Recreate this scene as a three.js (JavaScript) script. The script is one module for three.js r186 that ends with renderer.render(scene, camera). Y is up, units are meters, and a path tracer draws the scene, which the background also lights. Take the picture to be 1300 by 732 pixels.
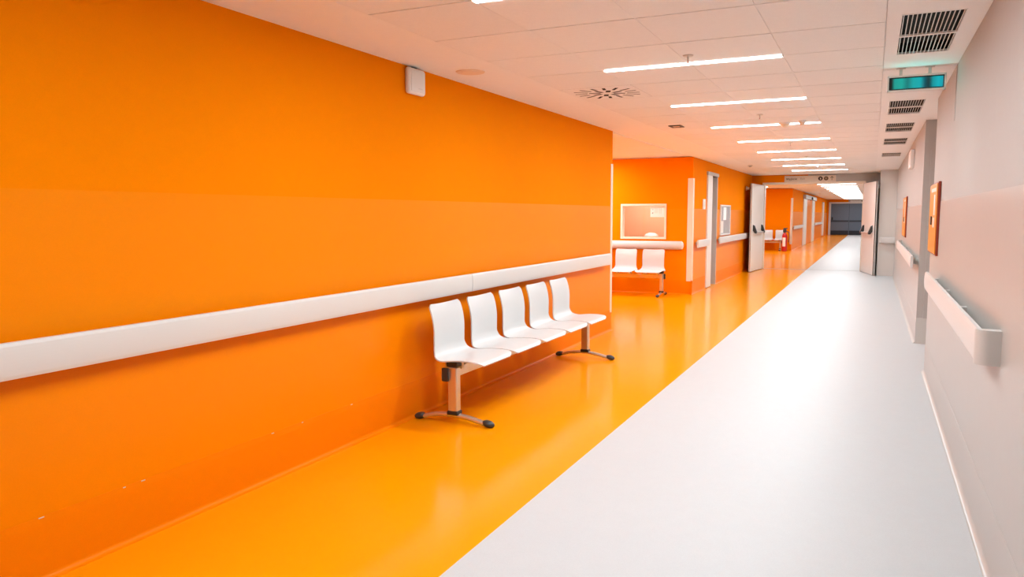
import * as THREE from 'three';
import { RoundedBoxGeometry } from 'three/addons/geometries/RoundedBoxGeometry.js';
import { RectAreaLightUniformsLib } from 'three/addons/lights/RectAreaLightUniformsLib.js';
import { mergeGeometries } from 'three/addons/utils/BufferGeometryUtils.js';

// ---------------------------------------------------------------- camera, exposure, light sizes
const scene = new THREE.Scene();
scene.background = new THREE.Color(0x000000);
const camera = new THREE.PerspectiveCamera(2 * Math.atan(366 / 965.0152) * 180 / Math.PI, 1300 / 732, 0.05, 120);
camera.position.set(0, 1.42, 0);
camera.rotation.set(-0.0965, 0.442, -0.0021, 'YXZ');
scene.add(camera);
const renderer = new THREE.WebGLRenderer({ antialias: true });
renderer.toneMapping = THREE.LinearToneMapping;
renderer.toneMappingExposure = 3.12;
renderer.shadowMap.enabled = true;
RectAreaLightUniformsLib.init();
const LAMP = { beam: 0.15, corridor: 44, far: 30, alcove: 66, office: 70, sign: 1.6 };      // nits of the luminous panels; beam sets the added floor spots
const LAMP_COLOR = new THREE.Color().setRGB(0.87, 1.0, 1.07);

// ---------------------------------------------------------------- main measures (metres)
const A = 2.887;            // left wall at x = -A
const H = 2.424;            // ceiling height
const S = 1.493;            // edge of the orange floor at x = -S
const R = 0.475;            // right wall
const PITCH = 0.6483;       // ceiling tile rows
const SEAM0 = -5.206;       // a tile seam, lamps sit on every third
const COLS = [-2.34, -1.745, -1.15, -0.555, 0.022];
const Z_BACK = 3.2, Z_END = -8.96, Z_ALC = -13.55, Z_DOORS = -20.8, Z_ALC2A = -21.3, Z_ALC2 = -31.9, Z_FAR = -57;
const DADO = 1.522, SKIRT = 0.255;

// ---------------------------------------------------------------- helpers
let seed = 20240611;
const rnd = () => { seed = (seed * 1664525 + 1013904223) >>> 0; return seed / 4294967296; };
const used = {};
function numbered(n) { const k = used[n] = (used[n] ?? -1) + 1; return k ? `${n}_${String(k).padStart(3, '0')}` : n; }
function metreUV(g) {                                   // uv in metres, by the main direction of each face
  const p = g.attributes.position, n = g.attributes.normal, uv = new Float32Array(p.count * 2);
  for (let i = 0; i < p.count; i++) {
    const ax = Math.abs(n.getX(i)), ay = Math.abs(n.getY(i)), az = Math.abs(n.getZ(i));
    const x = p.getX(i), y = p.getY(i), z = p.getZ(i);
    if (ay >= ax && ay >= az) { uv[2 * i] = x; uv[2 * i + 1] = z; }
    else if (ax >= az) { uv[2 * i] = z; uv[2 * i + 1] = y; }
    else { uv[2 * i] = x; uv[2 * i + 1] = y; }
  }
  g.setAttribute('uv', new THREE.BufferAttribute(uv, 2));
  return g;
}
function bx(x0, x1, y0, y1, z0, z1) {
  const g = new THREE.BoxGeometry(Math.abs(x1 - x0), Math.abs(y1 - y0), Math.abs(z1 - z0));
  g.translate((x0 + x1) / 2, (y0 + y1) / 2, (z0 + z1) / 2);
  return metreUV(g);
}
function rbx(x0, x1, y0, y1, z0, z1, r = 0.005, seg = 3) {
  const w = Math.abs(x1 - x0), h = Math.abs(y1 - y0), d = Math.abs(z1 - z0);
  const g = new RoundedBoxGeometry(w, h, d, seg, Math.min(r, w / 2.01, h / 2.01, d / 2.01));
  g.translate((x0 + x1) / 2, (y0 + y1) / 2, (z0 + z1) / 2);
  return g;
}
function cyl(r0, r1, h, x, y, z, seg = 20) { const g = new THREE.CylinderGeometry(r0, r1, h, seg); g.translate(x, y, z); return g; }
function merged(list) { return mergeGeometries(list.map(g => { const q = g.index ? g.toNonIndexed() : g; for (const k of Object.keys(q.attributes)) if (!['position', 'normal', 'uv'].includes(k)) q.deleteAttribute(k); return q; })); }
function obj(name, geo, mat, parent = scene) {
  const m = new THREE.Mesh(Array.isArray(geo) ? merged(geo) : geo, mat);
  m.name = parent === scene ? numbered(name) : name;
  m.castShadow = m.receiveShadow = true;
  parent.add(m);
  return m;
}
function tag(o, label, category, group, kind) {
  o.userData = { label, category };
  if (group) o.userData.group = group;
  if (kind) o.userData.kind = kind;
  return o;
}
function thing(name, label, category, [x, y, z] = [0, 0, 0], group, turn = 0) {
  const o = new THREE.Group(); o.name = numbered(name); o.position.set(x, y, z); o.rotation.y = turn;
  scene.add(o);
  return tag(o, label, category, group);
}
function struct(name, label, category) {
  const o = new THREE.Group(); o.name = numbered(name); scene.add(o);
  return tag(o, label, category, null, 'structure');
}
// extrude an outline given as [d, y] (d away from a wall) along z; side = +1: d grows with +x from x0, -1: with -x
function runZ(outline, x0, side, z0, z1) {
  const sh = new THREE.Shape(outline.map(([d, y]) => new THREE.Vector2(x0 + side * d, y)));
  const g = new THREE.ExtrudeGeometry(sh, { depth: Math.abs(z1 - z0), bevelEnabled: false, curveSegments: 8 });
  g.translate(0, 0, Math.min(z0, z1));
  return metreUV(g);
}
// the same along x against a wall whose face is at z0, d towards +z
function runX(outline, z0, x0, x1) {
  const sh = new THREE.Shape(outline.map(([d, y]) => new THREE.Vector2(-d, y)));
  const g = new THREE.ExtrudeGeometry(sh, { depth: Math.abs(x1 - x0), bevelEnabled: false, curveSegments: 8 });
  g.rotateY(Math.PI / 2);                     // (X,Y,Z) -> (Z, Y, -X)
  g.translate(Math.min(x0, x1), 0, z0);
  return metreUV(g);
}
// ---------------------------------------------------------------- textures: fine grain only
function grainTexture(n, spread, blotch, specks, rep) {
  const data = new Uint8Array(n * n * 4);
  const low = new Float32Array(32 * 32).map(() => rnd() - 0.5);
  const lowAt = (u, v) => {
    const x = u * 32, y = v * 32, i = Math.floor(x), j = Math.floor(y), a = x - i, b = y - j;
    const q = (s, t) => low[(t % 32) * 32 + (s % 32)];
    return (q(i, j) * (1 - a) + q(i + 1, j) * a) * (1 - b) + (q(i, j + 1) * (1 - a) + q(i + 1, j + 1) * a) * b;
  };
  for (let j = 0; j < n; j++) for (let i = 0; i < n; i++) {
    let v = 1 - spread * rnd() + blotch * (lowAt(i / n, j / n) - 0.5);
    if (rnd() < specks) v += 0.02 + 0.02 * rnd();
    v = Math.max(0, Math.min(1, v)) * 255;
    const k = 4 * (j * n + i); data[k] = data[k + 1] = data[k + 2] = v; data[k + 3] = 255;
  }
  const t = new THREE.DataTexture(data, n, n);
  t.wrapS = t.wrapT = THREE.RepeatWrapping; t.magFilter = THREE.LinearFilter; t.colorSpace = THREE.SRGBColorSpace;
  t.repeat.set(rep, rep); t.needsUpdate = true;
  return t;
}
const vinylGrain = grainTexture(512, 0.03, 0.008, 0.002, 0.8);
const tileGrain = grainTexture(512, 0.05, 0.008, 0.0, 1.6);
const paintGrain = grainTexture(512, 0.02, 0.006, 0.0, 0.9);

// ---------------------------------------------------------------- materials
const lin = (r, g, b) => new THREE.Color().setRGB(r, g, b);
function mat(color, roughness, extra = {}) { return new THREE.MeshStandardMaterial({ color, roughness, metalness: 0, ...extra }); }
function dull(color, roughness, specularIntensity, extra = {}) { return new THREE.MeshPhysicalMaterial({ color, roughness, metalness: 0, specularIntensity, ...extra }); }
const ORANGE = lin(0.92, 0.236, 0.0005);
const M = {
  orangePaint: dull(ORANGE, 0.75, 0.03, { map: paintGrain }),
  orangeVinyl: dull(lin(0.92, 0.244, 0.0005), 0.28, 0.2, { map: paintGrain }),
  orangeSkirt: dull(lin(0.91, 0.22, 0.0005), 0.36, 0.15, { map: paintGrain }),
  orangeFloor: dull(lin(0.93, 0.312, 0.0005), 0.16, 0.32, { map: vinylGrain }),
  whiteFloor: dull(lin(0.53, 0.53, 0.53), 0.42, 0.18, { map: vinylGrain }),
  whitePaint: mat(lin(0.47, 0.44, 0.415), 0.7, { map: paintGrain }),
  creamVinyl: mat(lin(0.47, 0.435, 0.40), 0.34, { map: paintGrain }),
  tile: mat(lin(0.91, 0.905, 0.895), 0.9, { map: tileGrain }),
  board: mat(lin(0.91, 0.905, 0.895), 0.85, { map: paintGrain }),
  rail: mat(lin(0.66, 0.63, 0.60), 0.36),
  railCap: mat(lin(0.58, 0.54, 0.50), 0.38),
  guard: mat(lin(0.80, 0.66, 0.52), 0.4),
  seat: mat(lin(0.64, 0.635, 0.625), 0.34),
  alu: mat(lin(0.66, 0.64, 0.61), 0.34, { metalness: 0.9 }),
  bracket: mat(lin(0.72, 0.66, 0.58), 0.45),
  black: mat(lin(0.018, 0.017, 0.016), 0.42),
  capGrey: mat(lin(0.035, 0.034, 0.033), 0.5),
  device: mat(lin(0.82, 0.78, 0.75), 0.4),
  deviceInset: mat(lin(0.76, 0.72, 0.69), 0.45),
  greyMetal: mat(lin(0.42, 0.40, 0.385), 0.45, { metalness: 0.1 }),
  frameLight: mat(lin(0.76, 0.72, 0.68), 0.4),
  frameGrey: mat(lin(0.44, 0.40, 0.37), 0.42),
  doorLeaf: mat(lin(0.78, 0.72, 0.67), 0.38),
  darkEdge: mat(lin(0.012, 0.01, 0.009), 0.6),
  dark: mat(lin(0.008, 0.008, 0.008), 0.9),
  slat: mat(lin(0.62, 0.60, 0.57), 0.45),
  slate: mat(lin(0.12, 0.165, 0.225), 0.5),
  slateDark: mat(lin(0.012, 0.018, 0.03), 0.5),
  slateRail: mat(lin(0.03, 0.04, 0.055), 0.5),
  paper: mat(lin(0.88, 0.87, 0.86), 0.6),
  peach: mat(lin(0.74, 0.43, 0.25), 0.6),
  officeWood: mat(lin(0.5, 0.3, 0.16), 0.5),
  officeWhite: mat(lin(0.8, 0.72, 0.66), 0.5),
  red: mat(lin(0.50, 0.012, 0.010), 0.35),
  cabinet: mat(lin(0.72, 0.26, 0.02), 0.4),
  cabinetEdge: mat(lin(0.28, 0.03, 0.008), 0.45),
  glass: new THREE.MeshPhysicalMaterial({ color: 0xffffff, roughness: 0.02, transmission: 1, thickness: 0, ior: 1.5 }),
  lamp: new THREE.MeshStandardMaterial({ color: lin(0.9, 0.9, 0.9), roughness: 0.6, emissive: lin(0.95, 1.0, 1.0), emissiveIntensity: 5.0 }),
};

// ================================================================= SETTING
{ // floor
  const f = struct('floor', 'glossy vinyl corridor floor, orange along one side and white along the other', 'floor');
  obj('orange_vinyl', bx(-6.4, -S, -0.1, 0, Z_BACK, Z_FAR - 0.2), M.orangeFloor, f);
  obj('white_vinyl', bx(-S, 1.4, -0.1, 0, Z_BACK, Z_FAR - 0.2), M.whiteFloor, f);
}
const coveOutline = (() => {                                     // coved upstand: foot on the floor, then up the wall
  const p = [[0, 0], [0.03, 0], [0.03, 0.001]], r = 0.024;
  for (let k = 0; k <= 6; k++) { const a = k / 6 * Math.PI / 2; p.push([0.03 - r * Math.sin(a), 0.001 + r * (1 - Math.cos(a))]); }
  p.push([0.006, SKIRT - 0.03], [0.0042, SKIRT], [0, SKIRT]);
  return p;
})();
function sideWall(g, x, side, z0, z1, paint, vinyl, y1 = H, thick = 0.15) {   // wall along z, its face at x, room on `side`
  obj('plaster', bx(x - side * thick, x, 0, y1, z0, z1), paint, g);
  obj('vinyl_sheet', bx(x, x + side * 0.003, SKIRT - 0.01, DADO, z0, z1), vinyl, g);
}
const wl = struct('wall_left', 'long orange wall with a glossy lower sheet running beside the corridor', 'wall');
sideWall(wl, -A, 1, Z_BACK, Z_END, M.orangePaint, M.orangeVinyl);
{ // returns of the first waiting bay
  const g = struct('wall_bay_side', 'orange side walls of the waiting bay behind the long wall', 'wall');
  obj('return_wall', bx(-6.25, -A - 0.15, 0, H, Z_END + 0.15, Z_END), M.orangePaint, g);
  obj('end_wall', bx(-6.4, -6.25, 0, H, Z_END, Z_ALC), M.orangePaint, g);
}
{ // wall across the bay, with the hatch opening
  const g = struct('wall_bay', 'orange wall across the waiting bay with an office hatch', 'wall');
  const hx0 = -4.165, hx1 = -3.375, hy0 = 1.005, hy1 = 1.585;
  const z0 = Z_ALC, z1 = Z_ALC - 0.12;
  obj('plaster', [bx(-6.25, hx0, 0, H, z0, z1), bx(hx1, -A, 0, H, z0, z1), bx(hx0, hx1, 0, hy0, z0, z1), bx(hx0, hx1, hy1, H, z0, z1)], M.orangePaint, g);
  obj('vinyl_sheet', [bx(-6.25, hx0 - 0.05, SKIRT - 0.01, DADO, z0, z0 + 0.003), bx(hx1 + 0.05, -A, SKIRT - 0.01, DADO, z0, z0 + 0.003), bx(hx0 - 0.05, hx1 + 0.05, SKIRT - 0.01, hy0 - 0.05, z0, z0 + 0.003)], M.orangeVinyl, g);
  obj('skirting', runX(coveOutline, z0, -6.25, -A + 0.02), M.orangeSkirt, g);
  const w = struct('window_1', 'cream framed office hatch with two sliding glass panes over the bay bench', 'window');
  const fr = 0.028;
  obj('frame', [rbx(hx0 - fr, hx1 + fr, hy1 - 0.008, hy1 + fr, z0 + 0.001, z0 + 0.018, 0.004), rbx(hx0 - fr, hx1 + fr, hy0 - fr, hy0 + 0.008, z0 + 0.001, z0 + 0.018, 0.004),
    rbx(hx0 - fr, hx0 + 0.008, hy0, hy1, z0 + 0.001, z0 + 0.018, 0.004), rbx(hx1 - 0.008, hx1 + fr, hy0, hy1, z0 + 0.001, z0 + 0.018, 0.004),
    bx(hx0 + 0.001, hx0 + 0.008, hy0 + 0.001, hy1 - 0.001, z0 - 0.11, z0), bx(hx1 - 0.008, hx1 - 0.001, hy0 + 0.001, hy1 - 0.001, z0 - 0.11, z0), bx(hx0 + 0.008, hx1 - 0.008, hy1 - 0.008, hy1 - 0.001, z0 - 0.11, z0), bx(hx0 + 0.008, hx1 - 0.008, hy0 + 0.001, hy0 + 0.008, z0 - 0.11, z0)], mat(lin(0.84, 0.74, 0.58), 0.4), w);
  const mid = (hx0 + hx1) / 2;
  obj('pane', bx(hx0 + 0.009, mid + 0.02, hy0 + 0.009, hy1 - 0.009, z0 - 0.05, z0 - 0.045), M.glass, w);
  obj('pane', bx(mid - 0.02, hx1 - 0.009, hy0 + 0.009, hy1 - 0.009, z0 - 0.032, z0 - 0.027), M.glass, w);
  // the office behind it
  const o = struct('wall_office', 'peach walls of the small office seen through the hatch', 'wall');
  obj('office_wall', bx(-5.4, -3.2, 0, H, -15.3, -15.4), M.peach, o);
  obj('office_wall', bx(-5.5, -5.4, 0, H, z1, -15.4), M.peach, o);
  obj('office_wall', bx(-3.2, -3.08, 0, H, z1, -15.4), M.peach, o);
  const d = thing('office_desk', 'wooden desk behind the office hatch glass', 'desk', [-3.95, 0, -14.9]);
  obj('desk_top', rbx(-0.74, 0.7, 0.93, 0.97, -0.3, 0.3, 0.006), M.officeWood, d);
  obj('side_panel', bx(-0.72, -0.69, 0, 0.93, -0.28, 0.28), M.officeWood, d);
  obj('side_panel', bx(0.65, 0.68, 0, 0.93, -0.28, 0.28), M.officeWood, d);
  const l = thing('desk_lamp', 'small pale dome lamp standing on the office desk', 'lamp', [-3.98, 0.97, -14.9]);
  const dome = new THREE.SphereGeometry(0.14, 24, 10, 0, Math.PI * 2, 0, Math.PI / 2); dome.scale(1, 0.55, 1); dome.translate(0, 0.015, 0);
  obj('shade', dome, M.officeWhite, l); obj('base', cyl(0.07, 0.08, 0.016, 0, 0.008, 0), M.officeWhite, l);
  const n = thing('notice', 'white printed notice stuck on the hatch glass', 'notice', [-3.52, 1.472, z0 - 0.024]);
  obj('sheet', bx(-0.128, 0.128, -0.097, 0.097, -0.001, 0.001), paperPrint(), n);
}
function canvasTex(w, h, draw) {
  const c = document.createElement('canvas'); c.width = w; c.height = h; draw(c.getContext('2d'), w, h);
  const t = new THREE.CanvasTexture(c); t.colorSpace = THREE.SRGBColorSpace; return t;
}
function paperPrint() {
  const t = canvasTex(256, 192, (x, w, h) => {
    x.fillStyle = '#f6f1ec'; x.fillRect(0, 0, w, h);
    x.fillStyle = '#8f8d8a'; x.fillRect(40, 46, 10, 24); x.fillStyle = '#74777a'; x.fillRect(30, 118, 22, 14); x.fillRect(40, 106, 12, 14);
    x.fillStyle = '#d5cfc8'; for (let k = 0; k < 6; k++) x.fillRect(70, 40 + k * 15, 70, 6);
    x.fillStyle = '#cfc6bf'; x.fillRect(160, 34, 8, 100); x.fillRect(190, 34, 8, 100);
    x.fillStyle = '#ddd5ce'; x.fillRect(40, 156, 170, 4);
  });
  return planarBox(t);
}
function planarBox(t, extra = {}) { // texture over the local -0.5..0.5 box of its own uv (see picture())
  return new THREE.MeshStandardMaterial({ map: t, roughness: 0.55, ...extra });
}
// thin sheet whose front (facing +z) carries one picture
function picture(w, h, d) { return new THREE.BoxGeometry(w, h, d); }
{ const n = scene.getObjectByName('notice'); n.children[0].geometry = picture(0.256, 0.194, 0.002); }

{ // orange wall with the side door between bay and double doors
  const g = struct('wall_left_2', 'orange wall between the waiting bay corner and the double doors', 'wall');
  const d0 = -15.22, d1 = -15.82, dy = 2.17, x0 = -A - 0.15;
  obj('plaster', [bx(x0, -A, 0, H, Z_ALC - 0.12, d0), bx(x0, -A, 0, H, d1, Z_DOORS), bx(x0, -A, dy, H, d0, d1)], M.orangePaint, g);
  obj('vinyl_sheet', [bx(-A, -A + 0.003, SKIRT - 0.01, DADO, Z_ALC, d0), bx(-A, -A + 0.003, SKIRT - 0.01, DADO, d1 - 0.04, Z_DOORS)], M.orangeVinyl, g);
  const d = struct('door_1', 'narrow grey side door recessed in the orange wall, pale panel beside it', 'door');
  obj('side_panel', rbx(-A, -A + 0.03, 0.012, 2.17, -14.78, d0, 0.004), M.frameLight, d);
  obj('header', rbx(-A - 0.14, -A + 0.034, 2.17, 2.235, -14.76, d1 - 0.04, 0.004), M.frameGrey, d);
  obj('jamb', bx(-A - 0.15, -A + 0.012, 0, 2.17, d1 + 0.03, d1 - 0.04), M.frameGrey, d);
  obj('door_leaf', bx(-A - 0.15, -A - 0.11, 0.005, 2.17, d0, d1), M.frameGrey, d);
}
{ // skirtings of the left side
  const b = struct('baseboard_left', 'coved orange vinyl skirting along the long orange wall', 'skirting');
  obj('cove', runZ(coveOutline, -A, 1, Z_BACK, Z_END), M.orangeSkirt, b);
  for (const [z, w] of [[-1.79, 0.022], [-2.16, 0.012], [-2.25, 0.02], [-3.06, 0.018], [-3.3, 0.012], [-3.75, 0.016]]) obj('scuff', bx(-A + 0.0044, -A + 0.0062, SKIRT - 0.006, SKIRT - 0.002, z, z - w), M.guard, b);
  const c = struct('baseboard_left_2', 'coved orange vinyl skirting on the wall leading to the double doors', 'skirting');
  obj('cove', runZ(coveOutline, -A, 1, Z_ALC + 0.03, -14.78), M.orangeSkirt, c);
  obj('cove', runZ(coveOutline, -A, 1, -15.86, Z_DOORS), M.orangeSkirt, c);
}
{ // right wall with the door niche
  const N0 = -7.72, N1 = -9.4;
  const g = struct('wall_right', 'white wall with a cream lower sheet opposite the orange wall', 'wall');
  sideWall(g, R, -1, Z_BACK, N0, M.whitePaint, M.creamVinyl);
  const h = struct('wall_right_2', 'white wall with a cream lower sheet beyond the door niche', 'wall');
  sideWall(h, R, -1, N1, -19.5, M.whitePaint, M.creamVinyl);
  const n = struct('wall_niche', 'beige walls of the door niche in the white wall', 'wall');
  obj('niche_wall', bx(R + 0.15, 0.95, 0, H, N0 + 0.15, N0), M.creamVinyl, n);
  obj('niche_wall', bx(R + 0.15, 0.95, 0, H, N1, N1 - 0.15), M.whitePaint, n);
  obj('niche_wall', bx(0.95, 1.1, 0, H, N0 + 0.15, N1 - 0.15), M.whitePaint, n);
  obj('niche_face', bx(R - 0.003, 0.95, SKIRT, H, N1, N1 + 0.006), M.frameGrey, n);
  obj('kick_strip', bx(R - 0.004, 0.95, 0, SKIRT + 0.03, N1, N1 + 0.012), M.railCap, n);
  const d = struct('door_2', 'pale door leaf in the niche of the white wall', 'door');
  obj('door_leaf', bx(0.9, 0.95, 0.006, 2.1, N0 - 0.25, N1 + 0.3), M.doorLeaf, d);
  obj('frame', [bx(0.88, 0.95, 0, 2.16, N0 - 0.19, N0 - 0.25), bx(0.88, 0.95, 0, 2.16, N1 + 0.24, N1 + 0.3), bx(0.88, 0.95, 2.1, 2.16, N0 - 0.25, N1 + 0.3)], M.frameGrey, d);
  obj('door_frame_stile', bx(R + 0.06, R + 0.16, SKIRT + 0.03, 2.1, N1 + 0.006, N1 + 0.03), M.frameGrey, d);
  const b = struct('baseboard_right', 'coved cream skirting along the white wall', 'skirting');
  obj('cove', runZ(coveOutline, R, -1, Z_BACK, N0), M.creamVinyl, b);
  const c = struct('baseboard_right_2', 'coved cream skirting on the white wall beyond the niche', 'skirting');
  obj('cove', runZ(coveOutline, R, -1, N1, -19.5), M.creamVinyl, c);
  const j = struct('trim_1', 'slim vertical joint strip on the white wall under the ceiling joint', 'joint');
  obj('strip', rbx(R - 0.003, R, 2.05, H, -6.03, -6.0465, 0.001), M.whitePaint, j);
}
{ // pier and double door wall
  const p = struct('wall_pier', 'beige pier standing out beside the open right door leaf', 'wall');
  obj('pier', bx(0.12, R + 0.15, 0, H, -19.5, Z_DOORS), mat(lin(0.66, 0.60, 0.55), 0.55), p);
  const g = struct('wall_doors', 'cross wall over the double doors, orange then beige', 'wall');
  const z0 = Z_DOORS, z1 = Z_DOORS - 0.2;
  obj('orange_part', [bx(-A - 0.15, -2.6, 0, H, z0, z1), bx(-2.6, -1.53, 2.23, H, z0, z1)], M.orangePaint, g);
  obj('beige_part', [bx(-1.53, 0.12, 2.23, H, z0, z1), bx(-0.22, R + 0.15, 0, 2.23, z0, z1)], M.whitePaint, g);
  const d = struct('trim_2', 'pale frame round the double door opening', 'door frame');
  obj('frame', [rbx(-2.63, -0.19, 2.18, 2.235, z0 + 0.02, z1 - 0.02, 0.004), rbx(-2.63, -2.565, 0, 2.18, z0 + 0.02, z1 - 0.02, 0.004), rbx(-0.255, -0.19, 0, 2.18, z0 + 0.02, z1 - 0.02, 0.004)], M.guard, d);
}
{ // threshold
  const t = struct('trim_3', 'thin grey threshold strip in the floor under the double doors', 'threshold');
  obj('strip', bx(-2.56, -0.26, 0, 0.003, Z_DOORS - 0.08, Z_DOORS - 0.12), M.greyMetal, t);
}
{ // corridor beyond the double doors
  const z0 = Z_DOORS - 0.2;
  const l = struct('wall_left_3', 'orange wall of the far corridor with sliding door posts', 'wall');
  obj('plaster', bx(-A - 0.15, -A, 0, H, z0, Z_ALC2A), M.orangePaint, l);
  obj('plaster', bx(-A - 0.15, -A, 0, H, Z_ALC2, Z_FAR), M.orangePaint, l);
  obj('vinyl_sheet', bx(-A, -A + 0.003, SKIRT, DADO, Z_ALC2, Z_FAR), M.orangeVinyl, l);
  obj('cove', runZ(coveOutline, -A, 1, Z_ALC2, -36.75), M.orangeVinyl, l);
  obj('cove', runZ(coveOutline, -A, 1, -44.05, Z_FAR), M.orangeVinyl, l);
  const b = struct('wall_bay_2', 'orange walls of the second waiting bay beyond the double doors', 'wall');
  obj('back_wall', bx(-6.25, -A - 0.15, 0, H, Z_ALC2, Z_ALC2 - 0.15), M.orangePaint, b);
  obj('return_wall', bx(-6.25, -A - 0.15, 0, H, Z_ALC2A + 0.15, Z_ALC2A), M.orangePaint, b);
  obj('end_wall', bx(-6.4, -6.25, 0, H, Z_ALC2A + 0.15, Z_ALC2 - 0.15), M.orangePaint, b);
  const r = struct('wall_right_3', 'white wall of the far corridor behind the open right leaf', 'wall');
  obj('plaster', bx(R, R + 0.15, 0, H, z0, Z_FAR), M.whitePaint, r);
  const f = struct('wall_far', 'cross wall closing the far corridor, orange then beige over grey doors', 'wall');
  obj('orange_part', [bx(-A - 0.15, -2.66, 0, H, Z_FAR, Z_FAR - 0.2), bx(-2.66, -1.55, 2.19, H, Z_FAR, Z_FAR - 0.2)], M.orangePaint, f);
  obj('beige_part', [bx(-1.55, R + 0.15, 2.19, H, Z_FAR, Z_FAR - 0.2), bx(-0.3, R + 0.15, 0, 2.19, Z_FAR, Z_FAR - 0.2)], M.whitePaint, f);
  const d = struct('door_3', 'closed slate grey double doors at the far end of the corridor', 'door');
  const zf = Z_FAR;
  obj('frame', [bx(-2.78, -0.2, 2.14, 2.24, zf - 0.1, zf + 0.05), bx(-2.78, -2.64, 0, 2.14, zf - 0.1, zf + 0.05), bx(-0.32, -0.2, 0, 2.14, zf - 0.1, zf + 0.05)], M.frameLight, d);
  for (const [x0, x1] of [[-2.64, -1.49], [-1.48, -0.32]]) {
    const leaf = obj('door_leaf', rbx(x0, x1, 0.01, 2.14, zf - 0.08, zf - 0.03, 0.005), M.slate, d);
    obj('bumper_rail', rbx(x0 + 0.02, x1 - 0.02, 0.9, 1.0, zf - 0.03, zf, 0.006), M.slateRail, leaf);
    obj('kick_plate', rbx(x0 + 0.02, x1 - 0.02, 0.015, 0.3, zf - 0.03, zf - 0.02, 0.004), M.slateDark, leaf);
  }
  obj('handle', rbx(-2.58, -2.5, 1.02, 1.22, zf - 0.03, zf + 0.03, 0.01), M.black, d);
}
{ // wall behind the photographer
  const w = struct('wall_back', 'white wall closing the corridor behind the viewpoint', 'wall');
  obj('plaster', bx(-A - 0.15, R + 0.15, 0, H, Z_BACK, Z_BACK + 0.15), M.whitePaint, w);
}
// ---------------------------------------------------------------- ceiling
const LAMPS = []; for (let k = 0; k < 10; k++) LAMPS.push(SEAM0 + 6 * PITCH - 3 * PITCH * k);
const VENTS = [[-4.43, -5.51], [-7.70, -8.74], [-9.57, -10.57], [-11.47, -12.5], [-14.16, -15.02]];
const VX0 = 0.092, VX1 = 0.382;
{
  const c = struct('ceiling', 'white suspended tile ceiling with plasterboard borders', 'ceiling');
  const T = 0.014;
  obj('slab', [bx(-6.4, COLS[4], H + T, H + 0.3, Z_BACK + 0.15, Z_FAR - 0.2), bx(COLS[4], 1.4, H + 0.2, H + 0.3, Z_BACK + 0.15, Z_FAR - 0.2)], M.board, c);
  obj('border_panel', bx(-A, COLS[0] - 0.001, H, H + T, Z_BACK, Z_DOORS), M.board, c);
  // strip with the grilles along the white wall
  const strip = [bx(COLS[4] + 0.0012, VX0, H, H + T, Z_BACK, -6.043), bx(COLS[4] + 0.0012, VX0, H, H + T, -6.046, Z_DOORS), bx(VX1, R, H, H + T, Z_BACK, -6.043), bx(VX1, R, H, H + T, -6.046, Z_DOORS)];
  let z = Z_BACK;
  for (const [a, b] of VENTS) {
    if (z > -6.04 && a < -6.046) { strip.push(bx(VX0, VX1, H, H + T, z, -6.043), bx(VX0, VX1, H, H + T, -6.046, a)); } else strip.push(bx(VX0, VX1, H, H + T, z, a));
    z = b;
  }
  strip.push(bx(VX0, VX1, H, H + T, z, Z_DOORS), bx(R, 1.1, H, H + T, -7.4, -9.7));
  obj('grille_strip', strip, M.board, c);
  obj('far_panel', bx(-A, R, H, H + T, Z_DOORS - 0.2, Z_FAR), M.board, c);
  // tiles, one by one
  const kinds = [M.tile, mat(lin(0.895, 0.89, 0.88), 0.9, { map: tileGrain }), mat(lin(0.92, 0.915, 0.905), 0.9, { map: tileGrain })];
  const cache = {};
  const tileGeo = (w, d) => cache[w.toFixed(4) + '/' + d.toFixed(4)] ??= metreUV(new THREE.BoxGeometry(w, T, d));
  const tile = (x0, x1, za, zb) => {
    const gap = [0.008, 0.012, 0.012, 0.02][Math.floor(rnd() * 4)];
    const m = obj('ceiling_tile', tileGeo(x1 - x0 - 0.002, za - zb - gap), kinds[Math.floor(rnd() * 3)], c);
    m.position.set((x0 + x1) / 2, H + T / 2, (za + zb) / 2);
  };
  for (let m = 7; m >= -24; m--) {
    const s0 = SEAM0 + m * PITCH, s1 = Math.max(SEAM0 + (m - 1) * PITCH, Z_DOORS);
    if (s1 >= s0 - 0.05) continue;
    for (let k = 0; k < 4; k++) {
      if (k === 0 && m === -1) continue;                             // the swirl diffuser sits here
      let a = s0, b = s1;
      if (k === 1 || k === 2) for (const L of LAMPS) { if (Math.abs(L - s0) < 0.02) a -= 0.05; if (Math.abs(L - s1) < 0.02) b += 0.05; }
      tile(COLS[k], COLS[k + 1], a, b);
    }
    if (s0 < Z_END && s1 > Z_ALC) for (let k = 0; k < 5; k++) tile(-A - 0.06 - 0.6 * (k + 1), -A - 0.06 - 0.6 * k, s0, s1);
  }
  obj('entry_panel', bx(COLS[0], COLS[4], H, H + T, Z_BACK, SEAM0 + 7 * PITCH + 0.003), M.board, c);
}
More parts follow.
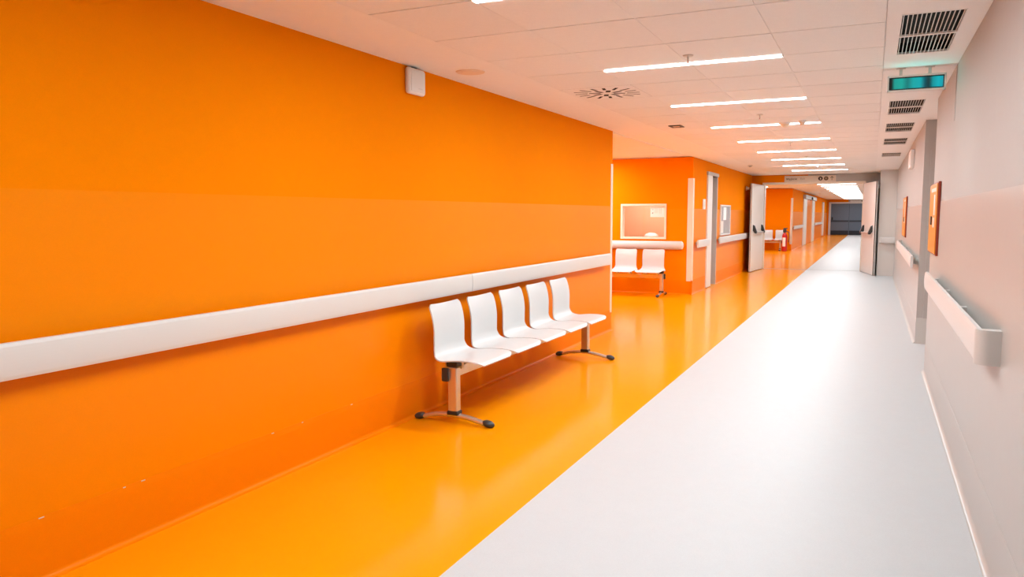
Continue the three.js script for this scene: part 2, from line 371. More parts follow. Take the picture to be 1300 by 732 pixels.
// ================================================================= LAMPS
function stripLamp(label, x0, x1, z, nits, group, beam = 0) {
  const t = thing('ceiling_lamp', label, 'ceiling lamp', [(x0 + x1) / 2, H, z], group);
  const w = x1 - x0, d = 0.04, drop = 0.009;
  obj('housing', [bx(-w / 2, w / 2, 0, 0.012, -0.046, 0.046), rbx(-w / 2, -w / 2 + 0.006, -drop, 0, -d / 2, d / 2, 0.001), rbx(w / 2 - 0.006, w / 2, -drop, 0, -d / 2, d / 2, 0.001)], M.device, t);
  obj('diffuser', rbx(-w / 2 + 0.006, w / 2 - 0.006, -drop, 0, -d / 2, d / 2, 0.004), M.lamp, t);
  const l = new THREE.RectAreaLight(LAMP_COLOR, nits * 0.069 / 0.036, w - 0.02, 0.036);
  l.position.set(0, -drop - 0.0015, 0); l.rotation.x = -Math.PI / 2; t.add(l);
  if (beam) for (const k of [-1, 0, 1]) {                 // added spots below the lamp, extra light for the floor
    const s = new THREE.SpotLight(LAMP_COLOR, beam, 0, 1.05, 1, 2); s.position.set(k * w / 3, -drop - 0.03, 0); s.target.position.set(k * w / 3, -2, 0);
    s.castShadow = true; s.shadow.radius = 3; t.add(s, s.target);
  }
}
const ORD = ['first', 'second', 'third', 'fourth', 'fifth', 'sixth', 'seventh', 'eighth', 'ninth', 'tenth'];
LAMPS.forEach((z, k) => stripLamp(`slim white ceiling strip lamp, ${ORD[9 - k]} from the double doors along the bench corridor`, COLS[1] + 0.002, COLS[3] - 0.002, z, LAMP.corridor, 'strip lamps along the near corridor', LAMP.beam));
for (let k = 0; k < 18; k++) stripLamp('slim white strip lamp in the ceiling beyond the double doors', COLS[1], COLS[3], -22.0 - 1.945 * k, LAMP.far, 'strip lamps along the far corridor');
for (const [z, at] of [[-10.6, 'behind the end of the long orange wall'], [-12.75, 'close to the office hatch']]) stripLamp('white strip lamp in the first bay ceiling ' + at, -5.6, -4.45, z, LAMP.alcove, 'strip lamps of the first bay');
for (const [z, at] of [[-25.5, 'near the double doors'], [-29.6, 'near its bench']]) stripLamp('white strip lamp in the second bay ceiling ' + at, -4.7, -3.55, z, LAMP.alcove, 'strip lamps of the second bay');
stripLamp('added unseen strip lamp that lights the hatch office', -4.3, -3.6, -14.5, LAMP.office);  // lamp added out of view to light the room behind the hatch

// ================================================================= GRILLES
{
  const slatG = {};
  VENTS.forEach(([a, b], i) => {
    const names = ['air grille just before the hanging exit sign', 'air grille just beyond the hanging exit sign', 'air grille over the near end of the wall past the niche', 'air grille fourth along the white wall strip', 'small air grille last before the double doors'];
    const t = thing('air_grille', 'white slatted ' + names[i], 'grille', [(VX0 + VX1) / 2, H, (a + b) / 2], 'air grilles along the white wall');
    const w = VX1 - VX0, d = a - b;
    const fr = 0.012;
    obj('frame', [bx(-w / 2, w / 2, -0.002, 0.008, -d / 2, -d / 2 + fr), bx(-w / 2, w / 2, -0.002, 0.008, d / 2 - fr, d / 2),
      bx(-w / 2, -w / 2 + 0.003, -0.002, 0.008, -d / 2, d / 2), bx(w / 2 - 0.003, w / 2, -0.002, 0.008, -d / 2, d / 2), bx(-w / 2, w / 2, -0.002, 0.008, -0.014, 0.014)], M.board, t);
    obj('duct', bx(-w / 2, w / 2, 0.07, 0.075, -d / 2, d / 2), M.dark, t);
    obj('duct_side', [bx(-w / 2 - 0.004, -w / 2, 0.014, 0.075, -d / 2, d / 2), bx(w / 2, w / 2 + 0.004, 0.014, 0.075, -d / 2, d / 2), bx(-w / 2, w / 2, 0.014, 0.075, -d / 2 - 0.004, -d / 2), bx(-w / 2, w / 2, 0.014, 0.075, d / 2, d / 2 + 0.004)], M.dark, t);
    const n = 14, len = d / 2 - 0.014 - fr, g = slatG[len.toFixed(4)] ??= new THREE.BoxGeometry(0.0046, 0.005, len);
    for (let r = 0; r < 2; r++) for (let k = 0; k < n; k++) {
      const m = obj('slat', g, M.slat, t);
      m.position.set(-w / 2 + (k + 0.5) * w / n, 0.002, (r ? 1 : -1) * (0.014 + len / 2));
    }
  });
}
{ // swirl diffuser in the tile ceiling
  const cx = (COLS[0] + COLS[1]) / 2, z0 = SEAM0 - PITCH, cz = z0 - PITCH / 2;
  const t = thing('swirl_diffuser', 'square swirl air diffuser with dark radial slots in the tile ceiling', 'diffuser', [cx, H, cz]);
  const hw = 0.295, hd = PITCH / 2 - 0.003;
  const sh = new THREE.Shape([[-hw, -hd], [hw, -hd], [hw, hd], [-hw, hd]].map(p => new THREE.Vector2(...p)));
  const slot = (r0, r1, a, w) => {
    const c = Math.cos(a), s = Math.sin(a);
    const q = [[r0, -w / 2], [r1, -w / 2], [r1, w / 2], [r0, w / 2]].map(([u, v]) => new THREE.Vector2(u * c - v * s, u * s + v * c));
    sh.holes.push(new THREE.Path(q));
  };
  for (let k = 0; k < 8; k++) slot(0.055, 0.15, (k + 0.5) * Math.PI / 4, 0.04);
  for (let k = 0; k < 16; k++) { const a = (k + 0.5) * Math.PI / 8; slot(0.165, 0.165 + 0.1 / Math.max(0.82, Math.max(Math.abs(Math.cos(a)), Math.abs(Math.sin(a)))), a, 0.028); }
  const g = new THREE.ExtrudeGeometry(sh, { depth: 0.0012, bevelEnabled: false }); g.rotateX(Math.PI / 2); g.translate(0, 0.0012, 0);
  obj('face_plate', metreUV(g), M.tile, t);
  obj('backing', bx(-hw, hw, 0.002, 0.0135, -hd, hd), M.dark, t);
}
// ================================================================= HANDRAILS
const railOutline = (() => {                              // crash rail: thin convex board standing off the wall
  const y0 = 0.826, y1 = 0.963, p = [];
  p.push([0.058, y0 + 0.008], [0.064, y0]);
  const n = 10; for (let k = 0; k <= n; k++) { const u = k / n; p.push([0.079 + 0.008 * Math.pow(Math.sin(Math.PI * u), 0.5), y0 + 0.001 + (y1 - y0 - 0.002) * u]); }
  p.push([0.064, y1], [0.058, y1 - 0.008]);
  return p;
})();
function handrailZ(label, x, side, z0, z1, caps, group) {
  const t = thing('handrail', label, 'handrail', [x, 0, 0], group);
  obj('rail', runZ(railOutline, 0, side, z0, z1), M.rail, t);
  const len = Math.abs(z1 - z0), n = Math.max(2, Math.round(len / 0.9));
  for (let k = 0; k < n; k++) {
    const z = Math.max(z0, z1) - 0.2 - (len - 0.4) * k / (n - 1);
    obj('bracket', bx(side * 0.003, side * 0.06, 0.865, 0.925, z - 0.03, z + 0.03), M.railCap, t);
  }
  for (const [z, dir] of caps) {                          // end cap that turns back to the wall
    const sh = new THREE.Shape(); const L = 0.06, D = 0.089;
    sh.moveTo(0.003, 0); sh.lineTo(D, 0); sh.lineTo(D, L - 0.045); sh.absarc(D - 0.045, L - 0.045, 0.045, 0, Math.PI / 2, false); sh.lineTo(0.003, L); sh.lineTo(0.003, 0);
    const g = new THREE.ExtrudeGeometry(sh, { depth: 0.139 - 0.012, bevelEnabled: true, bevelSize: 0.0, bevelThickness: 0.006, bevelSegments: 2, curveSegments: 8 });
    g.rotateX(-Math.PI / 2);                              // shape (d, l) -> (x, -z), depth -> y
    if (side < 0) g.scale(-1, 1, 1);
    if (dir > 0) g.scale(1, 1, -1);
    if ((side < 0) !== (dir > 0)) { const id = g.index; if (id) { for (let i = 0; i < id.count; i += 3) { const q = id.getX(i); id.setX(i, id.getX(i + 1)); id.setX(i + 1, q); } } else flip(g); }
    g.computeVertexNormals();
    g.translate(0, 0.831, z);
    obj('end_cap', g, M.railCap, t);
  }
  return t;
}
function flip(g) { for (const k of Object.keys(g.attributes)) { const a = g.attributes[k], s = a.itemSize; for (let i = 0; i < a.count; i += 3) for (let j = 0; j < s; j++) { const q = a.array[i * s + j]; a.array[i * s + j] = a.array[(i + 1) * s + j]; a.array[(i + 1) * s + j] = q; } } }
handrailZ('long white crash rail on the orange wall ending at the bench', -A, 1, Z_BACK - 0.01, -5.2, []);
handrailZ('white crash rail on the orange wall above the bench seats', -A, 1, -5.204, -8.68, []);
handrailZ('short white crash rail between the corner guard and the side door', -A, 1, -13.72, -14.77, []);
handrailZ('white crash rail on the orange wall below the glazed notice', -A, 1, -15.87, -20.7, []);
handrailZ('white crash rail on the white wall with a rounded end cap facing the viewpoint', R, -1, -3.52, -6.88, [[-3.52, 1]]);
handrailZ('white crash rail on the white wall beyond the door niche', R, -1, -9.42, -15.0, [[-15.0, -1]]);
handrailZ('white crash rail on the orange wall beyond the second bay', -A, 1, -32.1, -36.8, []);
handrailZ('white crash rail on the orange wall past the sliding door', -A, 1, -44, -50.8, []);
{ // rounder rail across the bay
  const t = thing('handrail', 'thick rounded white rail under the office hatch in the bay', 'handrail', [0, 0, Z_ALC]);
  const o = [[0.003, 0.80]]; for (let k = 0; k <= 12; k++) { const a = -Math.PI / 2 + Math.PI * k / 12; o.push([0.04 + 0.055 * Math.cos(a), 0.872 + 0.075 * Math.sin(a)]); } o.push([0.003, 0.944]);
  obj('rail', runX(o, 0, -6.2, -3.06), M.rail, t);
  const e = new THREE.SphereGeometry(1, 20, 14, 0, Math.PI * 2); e.scale(0.045, 0.074, 0.054); e.translate(-3.06, 0.872, 0.058);
  obj('end_cap', e, M.rail, t);
}
{ // short rail round the pier
  const t = thing('handrail', 'short white rail on the beige pier beside the right door leaf', 'handrail', [0, 0, -19.5]);
  obj('rail', runX(railOutline.map(([d, y]) => [d, y - 0.07]), 0, 0.2, R - 0.005), M.rail, t);
  obj('bracket', bx(0.3, 0.36, 0.79, 0.85, 0, 0.056), M.railCap, t);
  obj('end_cap', rbx(0.155, 0.22, 0.755, 0.894, 0, 0.09, 0.02), M.rail, t);
}
// ================================================================= CORNER GUARDS
{
  const g1 = thing('corner_guard', 'slim pale corner guard on the end of the long orange wall', 'corner guard', [-A, 0.215, Z_END]);
  obj('face', rbx(0, 0.006, 0, 1.815, -0.004, 0.062, 0.002), M.guard, g1);
  obj('return_face', rbx(-0.06, 0.006, 0, 1.815, -0.008, 0, 0.002), M.guard, g1);
  const g2 = thing('corner_guard', 'pale corner guard on the bay corner beside the side door', 'corner guard', [-A, 0.235, Z_ALC]);
  obj('face', rbx(0.003, 0.009, 0, 1.82, -0.10, 0.006, 0.002), M.guard, g2);
  obj('return_face', rbx(-0.085, 0.009, 0, 1.82, 0.003, 0.009, 0.002), M.guard, g2);
  const g3 = thing('corner_guard', 'pale corner guard on the corner of the second bay', 'corner guard', [-A, 0.235, Z_ALC2]);
  obj('face', rbx(0.003, 0.009, 0, 1.82, -0.19, 0.006, 0.002), M.guard, g3);
  obj('return_face', rbx(-0.06, 0.009, 0, 1.82, 0.001, 0.006, 0.002), M.guard, g3);
}
// ================================================================= BENCHES
function seatShell(w) {                                     // moulded shell: front lip, pan, bend, back
  const P = new THREE.CatmullRomCurve3([[0.28, 0.424], [0.264, 0.441], [0.2, 0.447], [0.07, 0.438], [-0.03, 0.430], [-0.088, 0.446], [-0.116, 0.495], [-0.119, 0.56], [-0.119, 0.64], [-0.131, 0.72], [-0.152, 0.785], [-0.16, 0.803]].map(([x, y]) => new THREE.Vector3(x, y, 0)), false, 'centripetal');
  const nu = 44, nv = 14, th = 0.0085, top = [], bot = [];
  const wid = u => {
    const s = u < 0.42 ? THREE.MathUtils.lerp(0.5, 0.495, u / 0.42) : u < 0.62 ? THREE.MathUtils.lerp(0.495, 0.405, THREE.MathUtils.smoothstep(u, 0.42, 0.62)) : THREE.MathUtils.lerp(0.405, 0.412, (u - 0.62) / 0.38);
    const e0 = Math.min(1, u / 0.085), e1 = Math.min(1, (1 - u) / 0.06);
    return w * s * (0.80 + 0.20 * Math.sqrt(1 - (1 - e0) ** 2)) * (0.87 + 0.13 * Math.sqrt(1 - (1 - e1) ** 2));
  };
  for (let i = 0; i <= nu; i++) {
    const u = i / nu, p = P.getPointAt(u), t = P.getTangentAt(u);
    const n = new THREE.Vector3(t.y, -t.x, 0).normalize();                // towards the sitter
    if (i === 0) n.set(0.3, 0.95, 0).normalize();
    for (let j = 0; j <= nv; j++) {
      const v = j / nv * 2 - 1, h = wid(u) * v;
      const back = THREE.MathUtils.smoothstep(u, 0.4, 0.6);
      const lift = v * v * (0.012 * (1 - back) * Math.min(1, u * 4) + 0.022 * back);
      const q = p.clone().addScaledVector(n, lift); q.z = h;
      top.push(q); bot.push(q.clone().addScaledVector(n, -th));
    }
  }
  const pos = [], tri = (a, b, c) => pos.push(a.x, a.y, a.z, b.x, b.y, b.z, c.x, c.y, c.z);
  const W = nv + 1, quad = (a, b, c, d) => { tri(a, b, c); tri(a, c, d); };
  const idx = [], vs = []; top.forEach(p => vs.push(p.x, p.y, p.z)); bot.forEach(p => vs.push(p.x, p.y, p.z)); const off = top.length;
  for (let i = 0; i < nu; i++) for (let j = 0; j < nv; j++) {
    const a = i * W + j, b = a + 1, c = a + W, d = c + 1;
    idx.push(a, c, b, b, c, d); idx.push(off + a, off + b, off + c, off + b, off + d, off + c);
  }
  const g = new THREE.BufferGeometry(); g.setAttribute('position', new THREE.Float32BufferAttribute(vs, 3)); g.setIndex(idx); g.computeVertexNormals();
  for (let i = 0; i < nu; i++) { const a = i * W, c = a + W; quad(top[a], bot[a], bot[c], top[c]); const e = a + nv, f = e + W; quad(top[e], top[f], bot[f], bot[e]); }
  for (let j = 0; j < nv; j++) { quad(top[j], top[j + 1], bot[j + 1], bot[j]); const e = nu * W + j; quad(top[e], bot[e], bot[e + 1], top[e + 1]); }
  const s = new THREE.BufferGeometry(); s.setAttribute('position', new THREE.Float32BufferAttribute(pos, 3)); s.computeVertexNormals();
  return mergeGeometries([g.toNonIndexed(), s]);
}
function bench(label, pos, turn, n, pitch, width, legs) {   // seats in a row along local z, facing local +x
  const t = thing('beam_bench', label, 'bench', pos, null, turn);
  const shell = seatShell(width);
  for (let k = 0; k < n; k++) {
    const z = ((n - 1) / 2 - k) * pitch;
    const s = obj('seat_shell', shell, M.seat, t); s.position.z = z;
    for (const dz of [-0.12, 0.12]) { const b = obj('seat_bracket', rbx(-0.06, 0.075, 0.372, 0.43, -0.016, 0.016, 0.003), M.bracket, t); b.position.z = z + dz * width / 0.5; }
  }
  const [za, zb] = legs;
  obj('beam', rbx(-0.045, 0.015, 0.305, 0.378, Math.min(za, zb) - 0.035, Math.max(za, zb) + 0.035, 0.006), M.alu, t);
  for (const z of legs) {
    const end = z > 0 ? 1 : -1;
    obj('beam_cap', rbx(-0.03, 0.018, 0.296, 0.388, z + end * 0.034, z + end * 0.056, 0.006), M.black, t);
    const leg = obj('leg_post', rbx(0.0, 0.072, 0.07, 0.395, z - 0.03, z + 0.03, 0.012), M.alu, t);
    obj('collar', rbx(-0.006, 0.078, 0.062, 0.092, z - 0.036, z + 0.036, 0.008), M.black, leg);
    obj('top_cap', rbx(-0.006, 0.078, 0.395, 0.43, z - 0.036, z + 0.036, 0.008), M.black, leg);
    const curve = new THREE.CatmullRomCurve3([[-0.235, 0.027], [-0.15, 0.053], [-0.03, 0.066], [0.09, 0.058], [0.235, 0.026]].map(([x, y]) => new THREE.Vector3(x, y, 0)));
    const g = new THREE.TubeGeometry(curve, 28, 0.019, 12); g.scale(1, 0.85, 1.15); g.translate(0.03, 0.003, z);
    const foot = obj('foot', g, M.alu, t);
    for (const [x, dir] of [[-0.238, -1], [0.297, 1]]) {
      const c = new THREE.SphereGeometry(1, 18, 12); c.scale(0.045, 0.0235, 0.031); c.rotateZ(dir * -0.22); c.translate(x, 0.0255, z);
      obj('foot_cap', c, M.capGrey, foot);
    }
  }
  return t;
}
bench('row of five white shell seats on a metal beam under the crash rail', [-2.575, 0, -5.69], 0, 5, 0.535, 0.515, [1.25, -1.38]);
bench('row of white shell seats below the office hatch in the first bay', [-4.24, 0, -13.12], -Math.PI / 2, 4, 0.5, 0.475, [-0.94, 0.94]);
bench('row of white shell seats beside the fire extinguisher in the second bay', [-4.0, 0, -31.45], -Math.PI / 2, 4, 0.5, 0.475, [-0.75, 0.75]);

// ================================================================= THINGS ON WALLS
{
  const t = thing('wireless_unit', 'white rounded wall unit high on the long orange wall', 'wall unit', [-A, 2.325, -4.515]);
  obj('body', rbx(0, 0.045, -0.088, 0.088, -0.105, 0.105, 0.022, 5), M.device, t);
  obj('cover', rbx(0.043, 0.049, -0.07, 0.07, -0.086, 0.086, 0.003), M.deviceInset, t);
  obj('mark', rbx(0.049, 0.0495, -0.05, -0.044, -0.05, 0.0, 0.0002), M.slat, t);
  obj('mount', rbx(0, 0.02, 0.088, 0.097, -0.03, 0.03, 0.002), M.capGrey, t);
  const d = thing('ceiling_disc', 'flat cream round cover on the ceiling border by the orange wall', 'cover', [-2.607, H, -4.83]);
  obj('cover', cyl(0.104, 0.1, 0.006, 0, -0.003, 0, 32), M.guard, d); obj('centre', cyl(0.07, 0.066, 0.003, 0, -0.0075, 0, 32), M.guard, d);
  const s = thing('wall_switch', 'small white switch plate beside the side door', 'switch', [-A + 0.003, 1.61, -14.5]);
  obj('plate', rbx(0, 0.02, -0.095, 0.095, -0.1, 0.1, 0.006), M.device, s); obj('rocker', rbx(0.02, 0.026, -0.05, 0.05, -0.04, 0.04, 0.003), M.deviceInset, s);
  const n = thing('framed_poster', 'white framed glazed notice on the orange wall past the side door', 'notice', [-A + 0.003, 1.3, -16.8]);
  obj('frame', [rbx(0, 0.025, 0.29, 0.32, -0.6, 0.6, 0.003), rbx(0, 0.025, -0.32, -0.29, -0.6, 0.6, 0.003), rbx(0, 0.025, -0.29, 0.29, -0.6, -0.55, 0.003), rbx(0, 0.025, -0.29, 0.29, 0.55, 0.6, 0.003)], M.frameLight, n);
  obj('board', bx(0, 0.008, -0.29, 0.29, -0.55, 0.55), mat(lin(0.40, 0.36, 0.36), 0.4), n);
  obj('sheet', bx(0.008, 0.01, 0.0, 0.27, -0.12, 0.22), M.paper, n); obj('sheet', bx(0.008, 0.01, -0.27, -0.02, 0.2, 0.5), M.officeWhite, n);
  obj('sheet', bx(0.008, 0.01, -0.27, -0.14, -0.35, 0.1), M.greyMetal, n);
}
{ // cabinets on the white wall
  function cabinet(label, z0, z1, y0, y1) {
    const t = thing('wall_cabinet', label, 'cabinet', [R - 0.003, 0, 0]);
    obj('body', rbx(-0.018, 0, y0, y1, z0, z1, 0.003), M.cabinetEdge, t);
    const d = obj('door', rbx(-0.026, -0.018, y0 + 0.012, y1 - 0.012, z0 - 0.012, z1 + 0.012, 0.003), M.cabinet, t);
    obj('label_strip', bx(-0.0272, -0.026, y0 + 0.32, y1 - 0.1, z0 - 0.16, z0 - 0.3), M.officeWhite, d);
    obj('label_strip', bx(-0.0272, -0.026, y1 - 0.075, y1 - 0.045, z0 - 0.12, z0 - 0.6), M.officeWhite, d);
    obj('label_strip', bx(-0.0272, -0.026, y0 + 0.22, y0 + 0.3, z0 - 0.2, z0 - 0.34), M.officeWhite, d);
    obj('lock', rbx(-0.034, -0.026, y0 + 0.24, y0 + 0.31, z0 - 0.45, z0 - 0.55, 0.002), M.black, d);
  }
  cabinet('orange wall cabinet with dark red edge and white labels beside the door niche', -6.84, -7.66, 1.09, 1.675);
  cabinet('reddish wall cabinet on the white wall past the door niche', -13.2, -14.4, 1.06, 1.69);
  const p = thing('wall_speaker', 'small white box high on the white wall past the niche', 'speaker', [R, 2.17, -12]);
  obj('body', rbx(-0.05, 0, -0.12, 0.12, -0.28, 0.28, 0.01), M.device, p); obj('grille', rbx(-0.056, -0.05, -0.08, 0.08, -0.2, 0.2, 0.003), M.officeWhite, p);
}
{ // hanging exit sign
  const x0 = 0.052, x1 = 0.412, y0 = 2.262, y1 = 2.372, z = -6.03;
  const t = thing('exit_sign', 'teal glowing box sign hanging from the ceiling beside the white wall', 'sign', [0, 0, z]);
  const f = 0.012;
  obj('case', [rbx(x0, x1, y1 - f, y1, -0.03, 0.03, 0.003), rbx(x0, x1, y0, y0 + f, -0.03, 0.03, 0.003), rbx(x0, x0 + f, y0, y1, -0.03, 0.03, 0.003), rbx(x1 - f, x1, y0, y1, -0.03, 0.03, 0.003), bx(x0 + f, x1 - f, y0 + f, y1 - f, -0.026, 0.0)], M.frameLight, t);
  const tex = canvasTex(512, 160, (c, w, h) => {
    c.fillStyle = '#001512'; c.fillRect(0, 0, w, h);
    const g = c.createLinearGradient(26, 0, w - 8, 0);
    for (const [q, col] of [[0, '#003a36'], [0.06, '#00a79a'], [0.2, '#00b4a8'], [0.31, '#007f7b'], [0.42, '#00b3b3'], [0.56, '#00b5bb'], [0.65, '#005a66'], [0.72, '#00383c'], [0.8, '#009aa0'], [0.9, '#00bcc8'], [1, '#00a3b4']]) g.addColorStop(q, col);
    c.fillStyle = g; c.fillRect(26, 14, w - 36, h - 28);
    c.fillStyle = '#000807'; c.fillRect(0, 0, 24, h); c.fillRect(0, 0, w, 12); c.fillRect(0, h - 12, w, 12); c.fillRect(w - 10, 0, 10, h);
  });
  const face = obj('screen', new THREE.BoxGeometry(x1 - x0 - 2 * f, y1 - y0 - 2 * f, 0.006), new THREE.MeshStandardMaterial({ color: 0x000000, roughness: 0.35, emissive: 0xffffff, emissiveMap: tex, emissiveIntensity: 0.27 }), t);
  face.position.set((x0 + x1) / 2, (y0 + y1) / 2, 0.02);
  for (const x of [0.135, 0.312]) obj('hanger', [rbx(x - 0.01, x + 0.01, y1, H, -0.008, 0.008, 0.002), rbx(x - 0.03, x + 0.03, H - 0.006, H, -0.02, 0.02, 0.002)], M.alu, t);
  const l = new THREE.RectAreaLight(lin(0.02, 0.75, 0.68), LAMP.sign, 0.32, 0.085); l.position.set((x0 + x1) / 2, (y0 + y1) / 2, 0.032); l.rotation.y = Math.PI; t.add(l);
}
{ // sign over the double doors
  const w = 1.215, h = 0.155;
  const tex = canvasTex(1024, 132, (c, W, Hh) => {
    c.fillStyle = '#d9c6b2'; c.fillRect(0, 0, W, Hh);
    c.fillStyle = '#3a2410'; c.font = 'bold 62px sans-serif'; c.textBaseline = 'middle'; c.fillText('Wyjście', 30, 66);
    c.fillStyle = '#8a7458'; c.font = '58px sans-serif'; c.fillText('Exit', 318, 66);
    c.fillStyle = '#2a1406'; c.beginPath(); c.arc(724, 66, 46, 0, 7); c.fill(); c.fillStyle = '#cdb6a2'; c.beginPath(); c.arc(726, 64, 13, 0, 7); c.fill(); c.fillRect(716, 64, 20, 26);
    c.fillStyle = '#54391e'; c.beginPath(); c.arc(836, 66, 46, 0, 7); c.fill(); c.fillStyle = '#8c7358'; c.fillRect(812, 44, 46, 42);
    c.strokeStyle = '#55402c'; c.lineWidth = 10; c.beginPath(); c.moveTo(950, 108); c.lineTo(950, 28); c.moveTo(918, 58); c.lineTo(950, 26); c.lineTo(984, 58); c.stroke();
  });
  const t = thing('direction_sign', 'long pale sign with words, two dark discs and an arrow over the double doors', 'sign', [-1.485, 2.315, Z_DOORS]);
  obj('body', rbx(-w / 2, w / 2, -h / 2, h / 2, 0, 0.03, 0.003), M.frameLight, t);
  const f = obj('face', new THREE.BoxGeometry(w - 0.01, h - 0.01, 0.004), new THREE.MeshStandardMaterial({ map: tex, roughness: 0.5 }), t); f.position.z = 0.032;
  const t2 = thing('direction_sign', 'pale sign with dark symbols over the far grey doors', 'sign', [-0.85, 2.31, Z_FAR]);
  obj('body', rbx(-0.6, 0.6, -0.07, 0.07, 0, 0.03, 0.003), M.frameLight, t2);
  obj('symbol', rbx(0.1, 0.22, -0.05, 0.05, 0.03, 0.033, 0.001), M.capGrey, t2); obj('symbol', rbx(0.26, 0.38, -0.05, 0.05, 0.03, 0.033, 0.001), M.greyMetal, t2); obj('symbol', rbx(0.45, 0.5, -0.05, 0.05, 0.03, 0.033, 0.001), M.greyMetal, t2);
}
// ================================================================= DOUBLE DOORS
function leaf(label, hx, hz, ex, ez, inner) {               // hinge at (hx, hz), free edge at (ex, ez); inner = side that faces the corridor (+1: +x of the local frame)
  const len = Math.hypot(ex - hx, ez - hz), turn = Math.atan2(ex - hx, ez - hz);
  const t = thing('door_leaf', label, 'door', [hx, 0, hz], null, turn);      // local +z runs from hinge to free edge
  obj('panel', rbx(-0.024, 0.024, 0.012, 2.17, 0, len, 0.003), M.doorLeaf, t);
  obj('dark_edge_strip', [bx(-0.026, -0.01, 0.012, 2.17, len, len + 0.006), bx(0.012, 0.018, 0.012, 2.17, len, len + 0.004)], M.darkEdge, t);  // near-black strips along the free edge of the leaf
  const s = inner;
  obj('push_bar', rbx(s * 0.075, s * 0.1, 0.955, 0.995, len * 0.14, len * 0.86, 0.008), M.alu, t);
  for (const z of [len * 0.16, len * 0.84]) {
    const sh = new THREE.Shape([[0.024, 1.16], [0.06, 1.14], [0.115, 0.99], [0.11, 0.95], [0.07, 0.95], [0.024, 1.02]].map(([x, y]) => new THREE.Vector2(s * x, y)));
    const g = new THREE.ExtrudeGeometry(sh, { depth: 0.07, bevelEnabled: false }); g.translate(0, 0, z - 0.035);
    obj('bar_arm', g, M.black, t);
  }
  for (const y of [0.25, 1.1, 1.95]) obj('hinge', cyl(0.014, 0.014, 0.12, -s * 0.03, y, -0.012, 12), M.alu, t);
  return t;
}
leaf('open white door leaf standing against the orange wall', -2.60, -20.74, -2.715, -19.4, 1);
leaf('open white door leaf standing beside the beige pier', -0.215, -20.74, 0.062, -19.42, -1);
{
  const a = thing('door_holder', 'small pale door holder high on the orange wall behind the open leaf', 'door holder', [-A, 2.06, -19.75]);
  obj('plate', rbx(0, 0.02, -0.05, 0.05, -0.05, 0.05, 0.004), M.device, a); obj('magnet', (() => { const g = new THREE.CylinderGeometry(0.035, 0.04, 0.06, 20); g.rotateZ(-Math.PI / 2); g.translate(0.05, 0, 0); return g; })(), M.device, a);
  const b = thing('door_holder', 'small pale door holder high on the side of the beige pier', 'door holder', [0.12, 2.06, -19.62]);
  obj('plate', rbx(-0.02, 0, -0.05, 0.05, -0.05, 0.05, 0.004), M.device, b); obj('magnet', (() => { const g = new THREE.CylinderGeometry(0.03, 0.03, 0.02, 20); g.rotateZ(Math.PI / 2); g.translate(-0.028, 0, 0); return g; })(), M.device, b);
}
// ================================================================= FAR CORRIDOR PIECES
{
  const s = thing('sliding_door', 'sliding door with pale posts and a grey operator box in the far orange wall', 'door', [-A, 0, 0]);
  obj('post', rbx(0.004, 0.05, 0.005, 2.12, -36.9, -38.6, 0.004), M.frameLight, s);
  obj('post', rbx(0.004, 0.05, 0.005, 2.12, -42.2, -43.9, 0.004), M.frameLight, s);
  obj('operator_box', rbx(0.004, 0.13, 2.12, 2.3, -36.8, -44, 0.004), M.frameGrey, s);
  obj('sensor', rbx(0.13, 0.18, 2.13, 2.25, -40.2, -40.8, 0.01), M.black, s);
  obj('door_panel', bx(0.004, 0.02, 0.005, 2.12, -38.6, -42.2), M.orangeVinyl, s);
  const p = thing('wall_post', 'slim pale post on the orange wall close to the far grey doors', 'post', [-A, 0, -51.5]);
  obj('post', rbx(0.004, 0.08, 0.1, 2.15, -0.5, 0.5, 0.004), M.frameLight, p); obj('cap', rbx(0.004, 0.085, 2.15, 2.17, -0.52, 0.52, 0.004), M.frameGrey, p);
}
{ // fire extinguisher
  const t = thing('fire_extinguisher', 'red fire extinguisher with white label standing in the second bay', 'extinguisher', [-3.05, 0, -31.0]);
  const pr = [[0.001, 0], [0.085, 0], [0.095, 0.02], [0.095, 0.58], [0.08, 0.65], [0.05, 0.70], [0.035, 0.72], [0.001, 0.72]].map(p => new THREE.Vector2(...p));
  obj('cylinder', new THREE.LatheGeometry(pr, 28), M.red, t);
  const lb = new THREE.CylinderGeometry(0.0965, 0.0965, 0.34, 20, 1, true, -0.75, 1.2); lb.translate(0, 0.36, 0); obj('label', lb, new THREE.MeshStandardMaterial({ color: lin(0.85, 0.8, 0.74), roughness: 0.5, side: THREE.DoubleSide }), t);
  obj('valve', rbx(-0.06, 0.06, 0.72, 0.86, -0.05, 0.05, 0.02), M.capGrey, t);
  obj('handle', rbx(-0.05, 0.1, 0.86, 0.9, -0.018, 0.018, 0.008), M.capGrey, t);
  const hc = new THREE.CatmullRomCurve3([[0.04, 0.77, 0], [0.14, 0.74, 0], [0.17, 0.55, 0.02], [0.15, 0.35, 0.04]].map(p => new THREE.Vector3(...p)));
  obj('hose', new THREE.TubeGeometry(hc, 24, 0.014, 8), M.capGrey, t);
}
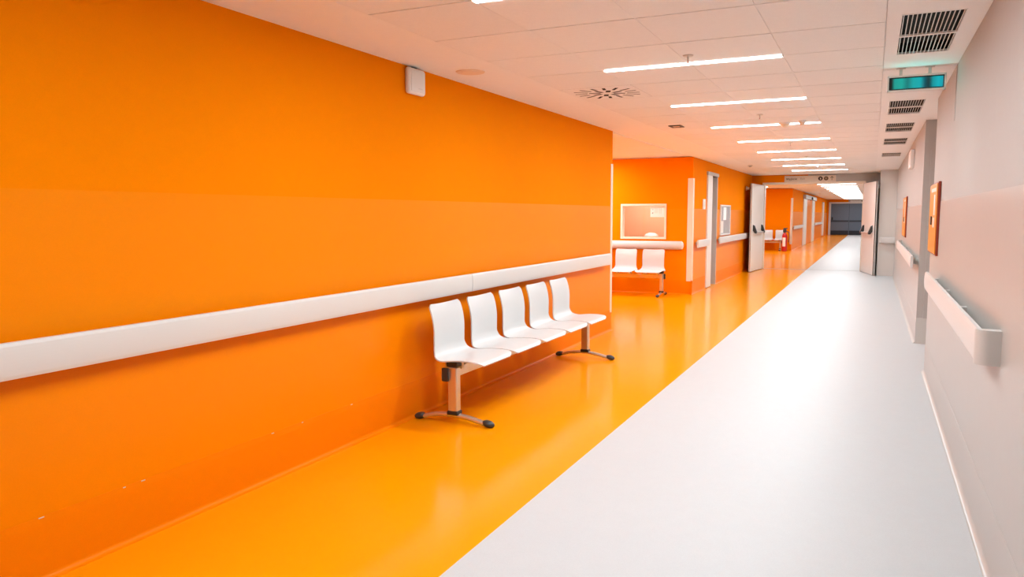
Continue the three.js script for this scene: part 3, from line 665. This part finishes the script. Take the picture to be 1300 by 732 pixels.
// ================================================================= CEILING DEVICES
for (const [x, z, nth] of [[-1.1, -4.94, 'fifth'], [-1.075, -8.125, 'fourth'], [-1.09, -11.45, 'third'], [-1.09, -14.3, 'second'], [-1.07, -16.9, 'first']]) {
  const t = thing('sprinkler', `small metal sprinkler head below the tile ceiling, ${nth} from the double doors`, 'sprinkler', [x, H, z], 'sprinklers along the near corridor');
  obj('rosette', cyl(0.034, 0.03, 0.008, 0, -0.004, 0), M.slat, t);
  obj('body', cyl(0.008, 0.006, 0.028, 0, -0.022, 0, 12), M.slat, t);
  obj('bulb', cyl(0.003, 0.003, 0.014, 0, -0.041, 0, 8), M.red, t);
  obj('deflector', cyl(0.014, 0.014, 0.002, 0, -0.049, 0, 16), M.alu, t);
}
for (const [x, z, r, label] of [[-0.92, -8.98, 0.062, 'wide pale smoke detector hanging by the third strip lamp past the bench'], [-0.73, -8.86, 0.04, 'smaller pale detector beside the smoke detector']]) {
  const t = thing('smoke_detector', label, 'detector', [x, H, z]);
  obj('base', cyl(r, r * 0.97, 0.018, 0, -0.009, 0, 28), M.device, t); obj('dome', cyl(r * 0.85, r * 0.5, 0.03, 0, -0.033, 0, 28), M.guard, t);
}
{
  const t = thing('ceiling_sensor', 'small square dark rimmed sensor in the tile ceiling near the bay', 'sensor', [-2.07, H, -8.77]);
  obj('frame', [rbx(-0.07, 0.07, -0.01, 0, -0.1, -0.06, 0.002), rbx(-0.07, 0.07, -0.01, 0, 0.06, 0.1, 0.002), rbx(-0.07, -0.04, -0.01, 0, -0.06, 0.06, 0.002), rbx(0.04, 0.07, -0.01, 0, -0.06, 0.06, 0.002)], M.capGrey, t);
  obj('lens', bx(-0.04, 0.04, -0.006, 0, -0.06, 0.06), M.guard, t);
  const u = thing('ceiling_button', 'tiny dark ceiling detector near the side door', 'detector', [-2.33, H, -16.4]);
  obj('base', cyl(0.05, 0.045, 0.02, 0, -0.01, 0), M.slat, u); obj('eye', cyl(0.03, 0.02, 0.015, 0, -0.0275, 0), M.greyMetal, u);
}
renderer.render(scene, camera);
